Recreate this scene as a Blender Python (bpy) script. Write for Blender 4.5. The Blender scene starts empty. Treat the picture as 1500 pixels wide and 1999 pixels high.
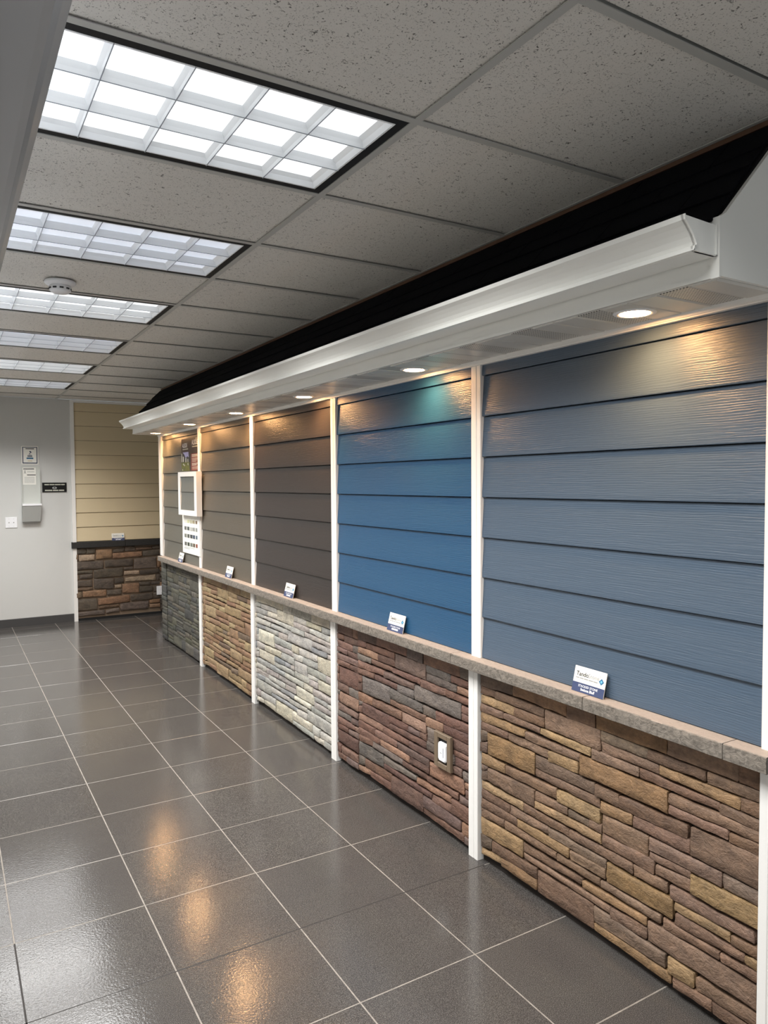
import bpy, math, random
from mathutils import Matrix, Vector

random.seed(7)
SC = bpy.context.scene
COL = SC.collection

# ------------------------------------------------------------------ camera
F_PX, YAW, PITCH, ROLL = 1432.81, 0.5398, -0.0402, -0.0059
CAM = Vector((-1.1573, -1.7430, 1.6492))
fw = Vector((math.sin(YAW) * math.cos(PITCH), math.cos(YAW) * math.cos(PITCH), math.sin(PITCH)))
rt0 = Vector((math.cos(YAW), -math.sin(YAW), 0))
up0 = rt0.cross(fw)
rt = math.cos(ROLL) * rt0 + math.sin(ROLL) * up0
up = -math.sin(ROLL) * rt0 + math.cos(ROLL) * up0
cd = bpy.data.cameras.new('camera')
cam = bpy.data.objects.new('camera', cd)
COL.objects.link(cam)
cd.sensor_fit = 'AUTO'
cd.sensor_width = 36.0
cd.lens = F_PX * 36.0 / 1999.0
cd.clip_start = 0.02
cam.matrix_world = Matrix(((rt.x, up.x, -fw.x, CAM.x), (rt.y, up.y, -fw.y, CAM.y),
                           (rt.z, up.z, -fw.z, CAM.z), (0, 0, 0, 1)))
SC.camera = cam

# ------------------------------------------------------------------ world, exposure, light levels
w = bpy.data.worlds.new('world')
SC.world = w
w.use_nodes = True
w.node_tree.nodes['Background'].inputs[0].default_value = (0.92, 0.96, 1.0, 1)
w.node_tree.nodes['Background'].inputs[1].default_value = 0.56
SC.view_settings.view_transform = 'Standard'
SC.view_settings.look = 'None'
SC.view_settings.exposure = 0.0
SC.view_settings.gamma = 1.0
SC.view_settings.use_curve_mapping = False
TROFFER_W = 42.0          # watts of each ceiling troffer
TROFFER_SPREAD = 132      # cut-off of its parabolic louvre, degrees
CAN_W = 2.0               # watts of each recessed can
CAN_SPREAD = 140
LENS_BRIGHT, LENS_DIM = 0.98, 0.56


# ------------------------------------------------------------------ helpers
def lin(r, g, b):
    f = lambda c: (c / 255) / 12.92 if c / 255 <= 0.04045 else (((c / 255) + 0.055) / 1.055) ** 2.4
    return (f(r), f(g), f(b), 1)


class NT:
    def __init__(self, name):
        self.m = bpy.data.materials.new(name)
        self.m.use_nodes = True
        self.t = self.m.node_tree
        self.b = self.t.nodes['Principled BSDF']

    def n(self, typ, **kw):
        nd = self.t.nodes.new(typ)
        for k, v in kw.items():
            if k.startswith('i_'):
                key = k[2:]
                nd.inputs[int(key) if key.isdigit() else key.replace('_', ' ')].default_value = v
            else:
                setattr(nd, k, v)
        return nd

    def l(self, a, ao, b, bi):
        self.t.links.new(a.outputs[ao], b.inputs[bi])

    def coords(self, scale=(1, 1, 1), offset_by_object=True, kind='Object'):
        tc = self.n('ShaderNodeTexCoord')
        mp = self.n('ShaderNodeMapping')
        mp.inputs['Scale'].default_value = scale
        if offset_by_object:
            oi = self.n('ShaderNodeObjectInfo')
            mul = self.n('ShaderNodeMath', operation='MULTIPLY')
            mul.inputs[1].default_value = 6.0
            self.l(oi, 'Random', mul, 0)
            cmb = self.n('ShaderNodeCombineXYZ')
            self.l(mul, 0, cmb, 0); self.l(mul, 0, cmb, 1); self.l(mul, 0, cmb, 2)
            self.t.links.new(cmb.outputs[0], mp.inputs['Location'])
        self.l(tc, kind, mp, 'Vector')
        return mp

    def noise(self, vec, scale, detail=3, rough=0.6, dist=0.0):
        nz = self.n('ShaderNodeTexNoise')
        nz.inputs['Scale'].default_value = scale
        nz.inputs['Detail'].default_value = detail
        nz.inputs['Roughness'].default_value = rough
        nz.inputs['Distortion'].default_value = dist
        self.l(vec, 'Vector', nz, 'Vector')
        return nz

    def ramp(self, src, out, stops):
        r = self.n('ShaderNodeValToRGB')
        e = r.color_ramp.elements
        while len(e) < len(stops):
            e.new(0.5)
        for i, (p, c) in enumerate(stops):
            e[i].position = p
            e[i].color = c if len(c) == 4 else (*c, 1)
        self.l(src, out, r, 0)
        return r

    def bump(self, src, out, dist, strength=1.0, prev=None):
        bp = self.n('ShaderNodeBump')
        bp.inputs['Distance'].default_value = dist
        bp.inputs['Strength'].default_value = strength
        self.l(src, out, bp, 'Height')
        if prev:
            self.l(prev, 'Normal', bp, 'Normal')
        self.l(bp, 'Normal', self.b, 'Normal')
        return bp


def plain(name, rgb, rough=0.6, spec=0.5, metal=0.0, grain=0.0):
    k = NT(name)
    k.b.inputs['Base Color'].default_value = lin(*rgb)
    k.b.inputs['Roughness'].default_value = rough
    k.b.inputs['Specular IOR Level'].default_value = spec
    k.b.inputs['Metallic'].default_value = metal
    if grain:
        v = k.coords()
        k.bump(k.noise(v, 160, 3), 'Fac', grain)
    return k.m


def emit(name, rgb, strength):
    k = NT(name)
    k.b.inputs['Base Color'].default_value = (0.8, 0.8, 0.8, 1)
    k.b.inputs['Emission Color'].default_value = lin(*rgb)
    k.b.inputs['Emission Strength'].default_value = strength
    return k.m


class MB:
    def __init__(self):
        self.v = []
        self.f = []

    def box(self, x0, x1, y0, y1, z0, z1):
        o = len(self.v)
        self.v += [(x, y, z) for x in (x0, x1) for y in (y0, y1) for z in (z0, z1)]
        for q in ((0, 1, 3, 2), (4, 6, 7, 5), (0, 4, 5, 1), (2, 3, 7, 6), (0, 2, 6, 4), (1, 5, 7, 3)):
            self.f.append(tuple(o + i for i in q))
        return self

    def bevbox(self, x0, x1, y0, y1, z0, z1, b, axis='z'):
        """box whose face at the high end of axis is chamfered by b"""
        def pt(p, q, r):
            return {'z': (p, q, r), 'x': (r, p, q), 'y': (q, r, p)}[axis]
        A = {'z': ((x0, x1), (y0, y1), (z0, z1)), 'x': ((y0, y1), (z0, z1), (x0, x1)), 'y': ((z0, z1), (x0, x1), (y0, y1))}[axis]
        (p0, p1), (q0, q1), (r0, r1) = A
        s = 1 if r1 > r0 else -1
        o = len(self.v)
        for (i, r) in ((0, r0), (0, r1 - s * b), (b, r1)):
            for (p, q) in ((p0 + i, q0 + i), (p1 - i, q0 + i), (p1 - i, q1 - i), (p0 + i, q1 - i)):
                self.v.append(pt(p, q, r))
        for k in (0, 4):
            for i in range(4):
                j = (i + 1) % 4
                self.f.append((o + k + i, o + k + j, o + k + 4 + j, o + k + 4 + i))
        self.f.append((o + 8, o + 9, o + 10, o + 11))
        self.f.append((o + 3, o + 2, o + 1, o))
        return self

    def extrude(self, pts, a0, a1, mapf):
        """pts: closed 2D outline, swept from a0 to a1; mapf(u, v, a) -> xyz"""
        o = len(self.v)
        n = len(pts)
        for a in (a0, a1):
            self.v += [mapf(u, v, a) for u, v in pts]
        for i in range(n):
            j = (i + 1) % n
            self.f.append((o + i, o + j, o + n + j, o + n + i))
        self.f.append(tuple(o + i for i in reversed(range(n))))
        self.f.append(tuple(o + n + i for i in range(n)))
        return self

    def disc(self, c, r, z0, z1, n=32, r1=None):
        r1 = r if r1 is None else r1
        pts0 = [(c[0] + r * math.cos(2 * math.pi * i / n), c[1] + r * math.sin(2 * math.pi * i / n), z0) for i in range(n)]
        pts1 = [(c[0] + r1 * math.cos(2 * math.pi * i / n), c[1] + r1 * math.sin(2 * math.pi * i / n), z1) for i in range(n)]
        o = len(self.v)
        self.v += pts0 + pts1
        for i in range(n):
            j = (i + 1) % n
            self.f.append((o + i, o + j, o + n + j, o + n + i))
        self.f.append(tuple(o + i for i in reversed(range(n))))
        self.f.append(tuple(o + n + i for i in range(n)))
        return self

    def lathe(self, prof, c=(0, 0), n=32):
        o = len(self.v)
        m = len(prof)
        for i in range(n):
            a = 2 * math.pi * i / n
            self.v += [(c[0] + r * math.cos(a), c[1] + r * math.sin(a), z) for r, z in prof]
        for i in range(n):
            j = (i + 1) % n
            for k in range(m - 1):
                self.f.append((o + i * m + k, o + j * m + k, o + j * m + k + 1, o + i * m + k + 1))
        return self

    def poly(self, pts):
        o = len(self.v)
        self.v += pts
        self.f.append(tuple(range(o, o + len(pts))))
        return self

    def mesh(self, name, mat, smooth=False):
        me = bpy.data.meshes.new(name)
        me.from_pydata(self.v, [], self.f)
        me.update()
        bm_fix(me)
        if mat:
            me.materials.append(mat)
        if smooth:
            me.shade_smooth()
        return me

    def build(self, name, mat, parent=None, loc=None, smooth=False):
        ob = bpy.data.objects.new(name, self.mesh(name, mat, smooth))
        COL.objects.link(ob)
        if parent:
            ob.parent = parent
        if loc:
            ob.location = loc
        return ob


import bmesh


def bm_fix(me):
    bm = bmesh.new()
    bm.from_mesh(me)
    bmesh.ops.recalc_face_normals(bm, faces=bm.faces)
    bm.to_mesh(me)
    bm.free()


def tag(o, label, cat=None, group=None, kind=None):
    o['label'] = label
    if cat:
        o['category'] = cat
    if group:
        o['group'] = group
    if kind:
        o['kind'] = kind
    return o


def empty(name, loc=(0, 0, 0), mat=None):
    o = bpy.data.objects.new(name, None)
    o.empty_display_size = 0.05
    COL.objects.link(o)
    if mat is not None:
        o.matrix_world = mat
    else:
        o.location = loc
    return o


def inst(me, name, parent=None, loc=(0, 0, 0)):
    o = bpy.data.objects.new(name, me)
    COL.objects.link(o)
    o.parent = parent
    o.location = loc
    return o


def on_right_wall(x, y, z, tilt=0.0):
    """local X runs to the viewer's right (-y), local Y up, local Z out of the wall (-x)"""
    m = Matrix(((0, 0, -1, x), (-1, 0, 0, y), (0, 1, 0, z), (0, 0, 0, 1)))
    return m @ Matrix.Rotation(tilt, 4, 'X')


def on_back_wall(x, y, z, tilt=0.0):
    m = Matrix(((1, 0, 0, x), (0, 0, -1, y), (0, 1, 0, z), (0, 0, 0, 1)))
    return m @ Matrix.Rotation(tilt, 4, 'X')


def text_mesh(body, size, bold=0.0, align='LEFT', space=1.0):
    cu = bpy.data.curves.new('text', 'FONT')
    cu.body = body
    cu.size = size
    cu.offset = bold
    cu.align_x = align
    cu.space_character = space
    cu.resolution_u = 3
    ob = bpy.data.objects.new('text_tmp', cu)
    COL.objects.link(ob)
    dg = bpy.context.evaluated_depsgraph_get()
    me = bpy.data.meshes.new_from_object(ob.evaluated_get(dg))
    bpy.data.objects.remove(ob)
    return me


def text(name, body, size, mat, parent, loc, bold=0.0, align='LEFT', sx=1.0, space=1.0):
    me = text_mesh(body, size, bold, align, space)
    me.materials.clear()
    me.materials.append(mat)
    o = inst(me, name, parent, loc)
    o.scale = (sx, 1, 1)
    return o


def bars(mb, x0, x1, y, h, z, seed, gap=0.18, word=(3, 8)):
    """a line of print too small to read: word-length strokes"""
    r = random.Random(seed)
    x = x0
    while x < x1:
        wd = min(h * r.uniform(*word) * 0.6, x1 - x)
        mb.box(x, x + wd, y, y + h, z, z + 0.0003)
        x += wd + h * gap * 3
    return mb


# ------------------------------------------------------------------ materials
M = {}
M['white_trim'] = plain('white_vinyl_trim', (230, 228, 224), 0.42, grain=0.0002)
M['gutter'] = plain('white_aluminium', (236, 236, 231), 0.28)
M['gutter_shaded'] = plain('white_aluminium_shaded', (172, 174, 177), 0.16)  # white aluminium greyed: the left eave's shade is put into the colour
M['soffit'] = plain('white_vinyl_soffit', (206, 204, 198), 0.33)
M['black'] = plain('black_enamel', (7, 8, 11), 0.6, 0.3)
M['grid'] = plain('grid_enamel', (176, 175, 170), 0.5)
M['wall'] = plain('wall_paint', (196, 196, 193), 0.7, grain=0.0003)
M['drywall'] = plain('drywall', (170, 170, 166), 0.8)
M['dark_board'] = plain('joint_backing', (34, 27, 23), 0.95)
M['backing'] = plain('black_backing', (16, 16, 16), 0.9)
M['cove'] = plain('rubber_base', (62, 61, 61), 0.5)
M['plastic'] = plain('white_plastic', (232, 232, 234), 0.32)
M['paper'] = plain('white_card', (232, 230, 222), 0.6)
M['print'] = plain('ink_dark', (52, 56, 58), 0.6)
M['print_grey'] = plain('ink_grey', (150, 152, 150), 0.6)
M['navy'] = plain('navy_print', (54, 66, 100), 0.5)
M['print_white'] = plain('print_white', (236, 238, 240), 0.6)
M['teal'] = plain('blue_diamond', (40, 102, 138), 0.5)
M['teal_light'] = plain('light_blue_diamond', (110, 178, 214), 0.5)
M['wood_edge'] = plain('raw_wood', (92, 66, 48), 0.8)
M['maroon'] = plain('maroon_print', (120, 58, 52), 0.4)
M['brown_black'] = plain('dark_brown_print', (58, 46, 42), 0.35)
M['sky_print'] = plain('photo_lilac', (150, 150, 190), 0.4)
M['slate_print'] = plain('photo_dark', (52, 54, 58), 0.4)
M['green_print'] = plain('photo_green', (92, 96, 44), 0.4)
M['stone_print'] = plain('photo_pale', (184, 184, 172), 0.4)
M['bezel'] = plain('taupe_box', (112, 96, 78), 0.55)
M['frost'] = plain('frosted_acrylic', (196, 198, 192), 0.18)
M['grey_box'] = plain('grey_plastic', (150, 150, 146), 0.5)
M['dark_blue'] = plain('dark_blue_print', (40, 56, 84), 0.4)
M['tan_print'] = plain('tan_print', (196, 176, 130), 0.5)


def mat_floor():
    k = NT('porcelain_tile')
    v = k.coords((1, 1, 1))
    fine = k.noise(v, 420, 2, 0.7)
    big = k.noise(v, 5, 3, 0.5)
    r = k.ramp(fine, 'Fac', [(0.34, lin(46, 44, 42)), (0.52, lin(63, 61, 60)), (0.68, lin(104, 101, 98))])
    mx = k.n('ShaderNodeMixRGB', blend_type='MULTIPLY')
    mx.inputs[0].default_value = 1.0
    rb = k.ramp(big, 'Fac', [(0.3, (0.94, 0.92, 0.91, 1)), (0.7, (1.04, 1.03, 0.99, 1))])
    k.l(r, 0, mx, 1); k.l(rb, 0, mx, 2)
    k.l(mx, 0, k.b, 'Base Color')
    k.b.inputs['Roughness'].default_value = 0.13
    k.b.inputs['Specular IOR Level'].default_value = 0.44
    peel = k.noise(v, 130, 2, 0.5)
    k.bump(peel, 'Fac', 0.0009, 0.42)
    return k.m


def mat_grout():
    k = NT('light_grout')
    v = k.coords((1, 1, 1), False)
    r = k.ramp(k.noise(v, 30, 3), 'Fac', [(0.3, lin(106, 101, 95)), (0.7, lin(134, 128, 120))])
    k.l(r, 0, k.b, 'Base Color')
    k.b.inputs['Roughness'].default_value = 0.8
    return k.m


def mat_ceiling():
    k = NT('fissured_mineral_tile')
    v = k.coords((1, 1, 1))
    a = k.noise(v, 92, 3, 0.62, 1.3)
    b = k.noise(v, 210, 2, 0.6, 0.4)
    ra = k.ramp(a, 'Fac', [(0.335, lin(100, 97, 92)), (0.385, lin(214, 210, 203))])
    rb = k.ramp(b, 'Fac', [(0.32, (0.45, 0.45, 0.45, 1)), (0.38, (1, 1, 1, 1))])
    mx = k.n('ShaderNodeMixRGB', blend_type='MULTIPLY')
    mx.inputs[0].default_value = 1.0
    k.l(ra, 0, mx, 1); k.l(rb, 0, mx, 2)
    k.l(mx, 0, k.b, 'Base Color')
    k.b.inputs['Roughness'].default_value = 0.9
    bp = k.bump(ra, 0, 0.002, 0.6)
    k.bump(k.noise(v, 300, 2), 'Fac', 0.0012, 0.5, bp)
    return k.m


def mat_siding(name, rgb, emboss=0.0011, rough=0.37):
    """painted composite clapboard with an embossed wood grain; long axis = local Y"""
    k = NT(name)
    k.b.inputs['Base Color'].default_value = lin(*rgb)
    k.b.inputs['Roughness'].default_value = rough
    k.b.inputs['Specular IOR Level'].default_value = 0.5
    v = k.coords((1, 0.042, 1))
    warp = k.noise(v, 9, 2, 0.5)
    g = k.noise(v, 165, 3, 0.55, 0.6)
    v2 = k.coords((1, 0.22, 1))
    cath = k.n('ShaderNodeTexWave', wave_type='BANDS', bands_direction='Z')
    cath.inputs['Scale'].default_value = 42
    cath.inputs['Distortion'].default_value = 7
    cath.inputs['Detail'].default_value = 2
    cath.inputs['Detail Scale'].default_value = 0.5
    k.l(v2, 'Vector', cath, 'Vector')
    rc = k.ramp(cath, 'Fac', [(0.0, (0, 0, 0, 1)), (0.25, (1, 1, 1, 1))])
    rg = k.ramp(g, 'Fac', [(0.40, (0, 0, 0, 1)), (0.52, (1, 1, 1, 1))])
    mx = k.n('ShaderNodeMixRGB', blend_type='MIX')
    k.l(warp, 'Fac', mx, 0)
    k.l(rg, 0, mx, 1); k.l(rc, 0, mx, 2)
    k.bump(mx, 0, emboss, 0.5)
    return k.m


def mat_stone(name, gritty=1.0, blotch=0.35):
    k = NT(name)
    oi = k.n('ShaderNodeObjectInfo')
    v = k.coords((1, 1, 1.6))
    n1 = k.noise(v, 14, 4, 0.65, 0.5)
    n2 = k.noise(v, 70, 4, 0.7)
    r1 = k.ramp(n1, 'Fac', [(0.30, (1 - blotch, 1 - blotch, 1 - blotch * 0.95, 1)), (0.52, (1, 1, 1, 1)), (0.72, (1.28, 1.24, 1.18, 1))])
    r2 = k.ramp(n2, 'Fac', [(0.28, (0.72, 0.70, 0.69, 1)), (0.6, (1.08, 1.07, 1.05, 1))])
    a = k.n('ShaderNodeMixRGB', blend_type='MULTIPLY'); a.inputs[0].default_value = 1
    b = k.n('ShaderNodeMixRGB', blend_type='MULTIPLY'); b.inputs[0].default_value = 1
    k.l(oi, 'Color', a, 1); k.l(r1, 0, a, 2)
    k.l(a, 0, b, 1); k.l(r2, 0, b, 2)
    k.l(b, 0, k.b, 'Base Color')
    k.b.inputs['Roughness'].default_value = 0.62
    k.b.inputs['Specular IOR Level'].default_value = 0.35
    vb = k.coords((1, 0.75, 1.3))
    h1 = k.noise(vb, 26, 5, 0.62, 1.1)
    h2 = k.noise(vb, 120, 3, 0.6, 0.8)
    bp = k.bump(h1, 'Fac', 0.013 * gritty, 0.6)
    k.bump(h2, 'Fac', 0.005 * gritty, 0.5, bp)
    return k.m


def mat_ledge(name, c0, c1, bumpd=0.006):
    k = NT(name)
    v = k.coords((1, 0.7, 1.0))
    n = k.noise(v, 80, 4, 0.65, 0.8)
    r = k.ramp(n, 'Fac', [(0.32, c0), (0.66, c1)])
    k.l(r, 0, k.b, 'Base Color')
    k.b.inputs['Roughness'].default_value = 0.7
    k.bump(n, 'Fac', bumpd, 0.7)
    return k.m


def mat_shingle():
    k = NT('black_shingle')
    v = k.coords((1, 1, 1))
    r = k.ramp(k.noise(v, 240, 2), 'Fac', [(0.35, lin(6, 6, 9)), (0.75, lin(18, 19, 24))])
    k.l(r, 0, k.b, 'Base Color')
    k.b.inputs['Roughness'].default_value = 0.95
    k.b.inputs['Specular IOR Level'].default_value = 0.1
    return k.m


def mat_perforated():
    """white vinyl with rows of small punched holes (dark dots on a 9 mm pitch)"""
    k = NT('perforated_vinyl')
    tc = k.n('ShaderNodeTexCoord')
    sep = k.n('ShaderNodeSeparateXYZ')
    k.l(tc, 'Object', sep, 0)
    def cell(axis, pitch):
        m = k.n('ShaderNodeMath', operation='MULTIPLY'); m.inputs[1].default_value = 1 / pitch
        k.l(sep, axis, m, 0)
        fr = k.n('ShaderNodeMath', operation='FRACT'); k.l(m, 0, fr, 0)
        s = k.n('ShaderNodeMath', operation='SUBTRACT'); s.inputs[1].default_value = 0.5; k.l(fr, 0, s, 0)
        return s
    a, b = cell('X', 0.0105), cell('Y', 0.0105)
    c = k.n('ShaderNodeCombineXYZ'); k.l(a, 0, c, 0); k.l(b, 0, c, 1)
    ln = k.n('ShaderNodeVectorMath', operation='LENGTH'); k.l(c, 0, ln, 0)
    r = k.ramp(ln, 'Value', [(0.24, lin(38, 36, 34)), (0.30, lin(204, 201, 194))])
    k.l(r, 0, k.b, 'Base Color')
    k.b.inputs['Roughness'].default_value = 0.35
    return k.m


M['floor'] = mat_floor()
M['grout'] = mat_grout()
M['grout_dark'] = plain('dark_grout', (34, 31, 29), 0.8)
M['ceil'] = mat_ceiling()
M['shingle'] = mat_shingle()
M['perf'] = mat_perforated()
M['stone'] = mat_stone('ledgestone')
M['stone_fine'] = mat_stone('ledgestone_fine', 0.8, 0.3)
M['stone_back'] = mat_stone('cut_stone', 1.2, 0.4)
M['mortar'] = plain('mortar', (118, 102, 86), 0.95, grain=0.002)
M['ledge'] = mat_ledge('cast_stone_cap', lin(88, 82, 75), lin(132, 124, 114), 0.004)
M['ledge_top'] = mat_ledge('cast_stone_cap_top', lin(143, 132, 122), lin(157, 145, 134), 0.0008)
M['ledge_black'] = mat_ledge('black_cap', lin(24, 23, 22), lin(44, 43, 41), 0.003)
M['lens_a'] = emit('lens_bright', (238, 243, 246), LENS_BRIGHT)
M['lens_b'] = emit('lens_dim', (218, 228, 246), LENS_DIM)
M['louver'] = plain('louvre_white', (246, 248, 250), 0.3)
M['blade_edge'] = plain('louvre_edge', (150, 155, 164), 0.35)
M['can_glow'] = emit('can_lamp', (255, 190, 124), 190.0)

SIDE = {
    'slate': mat_siding('siding_slate_grey', (71, 87, 104)),
    'blue': mat_siding('siding_deep_blue', (30, 74, 108), 0.0011),
    'brown': mat_siding('siding_dark_brown', (46, 40, 38), 0.0008),
    'taupe': mat_siding('siding_taupe', (82, 76, 66), 0.0008),
    'grey': mat_siding('siding_grey_green', (92, 90, 82), 0.0008),
    'cream': mat_siding('siding_cream', (205, 189, 156), 0.0006, 0.5),
    'sample': mat_siding('siding_sample_grey', (104, 105, 100), 0.0008),
}

# ------------------------------------------------------------------ room dimensions
CEIL = 2.653
XL, XR = -1.396, 0.8455       # left wall, face behind the display wall
Y0, YB = -2.95, 7.72         # open end behind the camera, back wall
WEND = 6.15                  # far end of the display wall
XALC = 1.90
FACE = 0.800                 # front of the white trims

# ------------------------------------------------------------------ floor
floor = MB().box(XL, XALC, Y0, YB, -0.05, -0.0006).build('floor', M['grout'])
tag(floor, 'floor of dark grey polished porcelain tiles with pale grout', kind='structure')
TX, TY, GX, GY, G = 0.4584, 0.4551, 0.8513, 0.2438, 0.0040
tile_cache = {}
for c in range(-2, 6):
    for r in range(-8, 18):
        x1, x0 = GX - c * TX, GX - (c + 1) * TX
        y0, y1 = GY + r * TY, GY + (r + 1) * TY
        xa, xb = max(x0, XL), min(x1, XALC)
        ya, yb = max(y0, Y0), min(y1, YB)
        if c < 0 and ya < -0.62:
            yb = min(yb, -0.625)          # floor past the near end of the display wall
        elif c < 0:
            ya = max(ya, WEND + 0.01)
        if c == 0 and -0.62 < ya and yb < WEND:
            xb = 0.838
        if xb - xa < 0.03 or yb - ya < 0.03:
            continue
        sx, sy = round((xb - xa) / 2 - G / 2, 4), round((yb - ya) / 2 - G / 2, 4)
        key = (sx, sy)
        if key not in tile_cache:
            tile_cache[key] = MB().bevbox(-sx, sx, -sy, sy, -0.009, 0.0, 0.0009).mesh('floor_tile', M['floor'])
        t = inst(tile_cache[key], 'floor_tile', floor, ((xa + xb) / 2, (ya + yb) / 2, random.uniform(-0.0002, 0.0)))
        t.rotation_euler = (random.uniform(-.0006, .0006), random.uniform(-.0006, .0006), 0)
yj = GY + TY
xj = GX - 4 * TX
for bx in ((XL, 0.80, yj - G * 0.6, yj + G * 0.6), (xj - G * 0.6, xj + G * 0.6, Y0, yj + TY)):
    j = MB().box(bx[0], bx[1], bx[2], bx[3], -0.0012, -0.0003).build('grout_joint', M['grout_dark'], floor)
    j['label'] = 'darkened grout joint'

# ------------------------------------------------------------------ walls
tag(MB().box(XR, 1.25, -0.62, WEND, 0, CEIL).build('wall_right', M['drywall']),
    'long display wall carrying siding and stone samples on the right', kind='structure')
tag(MB().box(XL - 0.1, XL, Y0, YB, 0, CEIL).build('wall_left', M['wall']), 'left wall behind the near white gutter', kind='structure')
tag(MB().box(XL - 0.1, XALC + 0.1, YB, YB + 0.1, 0, CEIL).build('wall_back', M['wall']), 'pale grey painted end wall', kind='structure')
tag(MB().box(XALC, XALC + 0.1, Y0, YB, 0, CEIL).build('wall_alcove', M['wall']), 'side wall of the alcove behind the display wall', kind='structure')
tag(MB().bevbox(XL, 0.148, YB - 0.012, YB, 0.0, 0.095, 0.004).build('baseboard_back', M['cove']),
    'dark grey rubber base along the end wall', kind='structure')

# ------------------------------------------------------------------ ceiling
ceil = MB().box(XL - 0.1, XALC + 0.1, Y0, YB + 0.1, CEIL + 0.16, CEIL + 0.2).build('ceiling', M['drywall'])
tag(ceil, 'suspended ceiling of fissured grey tiles in an exposed grid', kind='structure')
T = 0.6096
fixture_rows = [0, 2, 4, 6, 8, 10, -2]
ct_cache = {}
for (c0, c1, col) in ((-2 * T, 0, 0), (0, 2 * T, 1), (2 * T, 4 * T, 2), (-4 * T, -2 * T, -1)):
    for k in range(-5, 13):
        if col == 0 and k in fixture_rows:
            continue
        xa, xb = max(c0, XL), min(c1, XALC)
        ya, yb = max(k * T, Y0), min((k + 1) * T, YB)
        if col == 2 and ya < -0.62:
            yb = min(yb, -0.625)
        elif col == 2:
            ya = max(ya, WEND + 0.01)
        pieces = [(xa, xb, ya, yb)]
        if col == 1:
            if yb <= -0.6:
                pieces = [(xa, xb, ya, min(yb, -0.622))]
            elif yb <= WEND:
                pieces = [(xa, 0.842, ya, yb)]
            elif ya < WEND:
                pieces = [(xa, 0.842, ya, WEND), (xa, xb, WEND + 0.002, yb)]
        for (xa, xb, ya, yb) in pieces:
            if xb - xa < 0.02 or yb - ya < 0.02:
                continue
            key = (round(xb - xa, 3), round(yb - ya, 3))
            if key not in ct_cache:
                a, b = key[0] / 2 - 0.004, key[1] / 2 - 0.004
                ct_cache[key] = MB().box(-a, a, -b, b, 0.0, 0.014).mesh('ceiling_tile', M['ceil'])
            inst(ct_cache[key], 'ceiling_tile', ceil, ((xa + xb) / 2, (ya + yb) / 2, CEIL + 0.006 + random.uniform(0, 0.0015)))


def tee(name, x0, x1, y0, y1):
    m = MB().box(x0, x1, y0, y1, CEIL, CEIL + 0.0025)
    if x1 - x0 > y1 - y0:
        c = (y0 + y1) / 2
        m.box(x0, x1, c - 0.001, c + 0.001, CEIL + 0.0025, CEIL + 0.035)
    else:
        c = (x0 + x1) / 2
        m.box(c - 0.001, c + 0.001, y0, y1, CEIL + 0.0025, CEIL + 0.035)
    m.build(name, M['grid'], ceil)


for x in (0.0, -2 * T):
    tee('main_tee', x - 0.012, x + 0.012, Y0, YB)
tee('main_tee', 2 * T - 0.012, 2 * T + 0.012, WEND + 0.01, YB)
for k in range(-4, 13):
    y = k * T
    if y > YB - 0.03:
        continue
    tee('cross_tee', 0.012, 0.842 if -0.62 < y < WEND else 2 * T - 0.012, y - 0.012, y + 0.012)
    tee('cross_tee', -2 * T + 0.012, -0.012, y - 0.012, y + 0.012)
MB().box(XL, XALC, YB - 0.02, YB, CEIL - 0.0005, CEIL + 0.003).build('wall_angle', M['grid'], ceil)
MB().box(0.825, 0.845, -0.56, WEND, CEIL - 0.0005, CEIL + 0.003).build('wall_angle', M['grid'], ceil)

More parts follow.
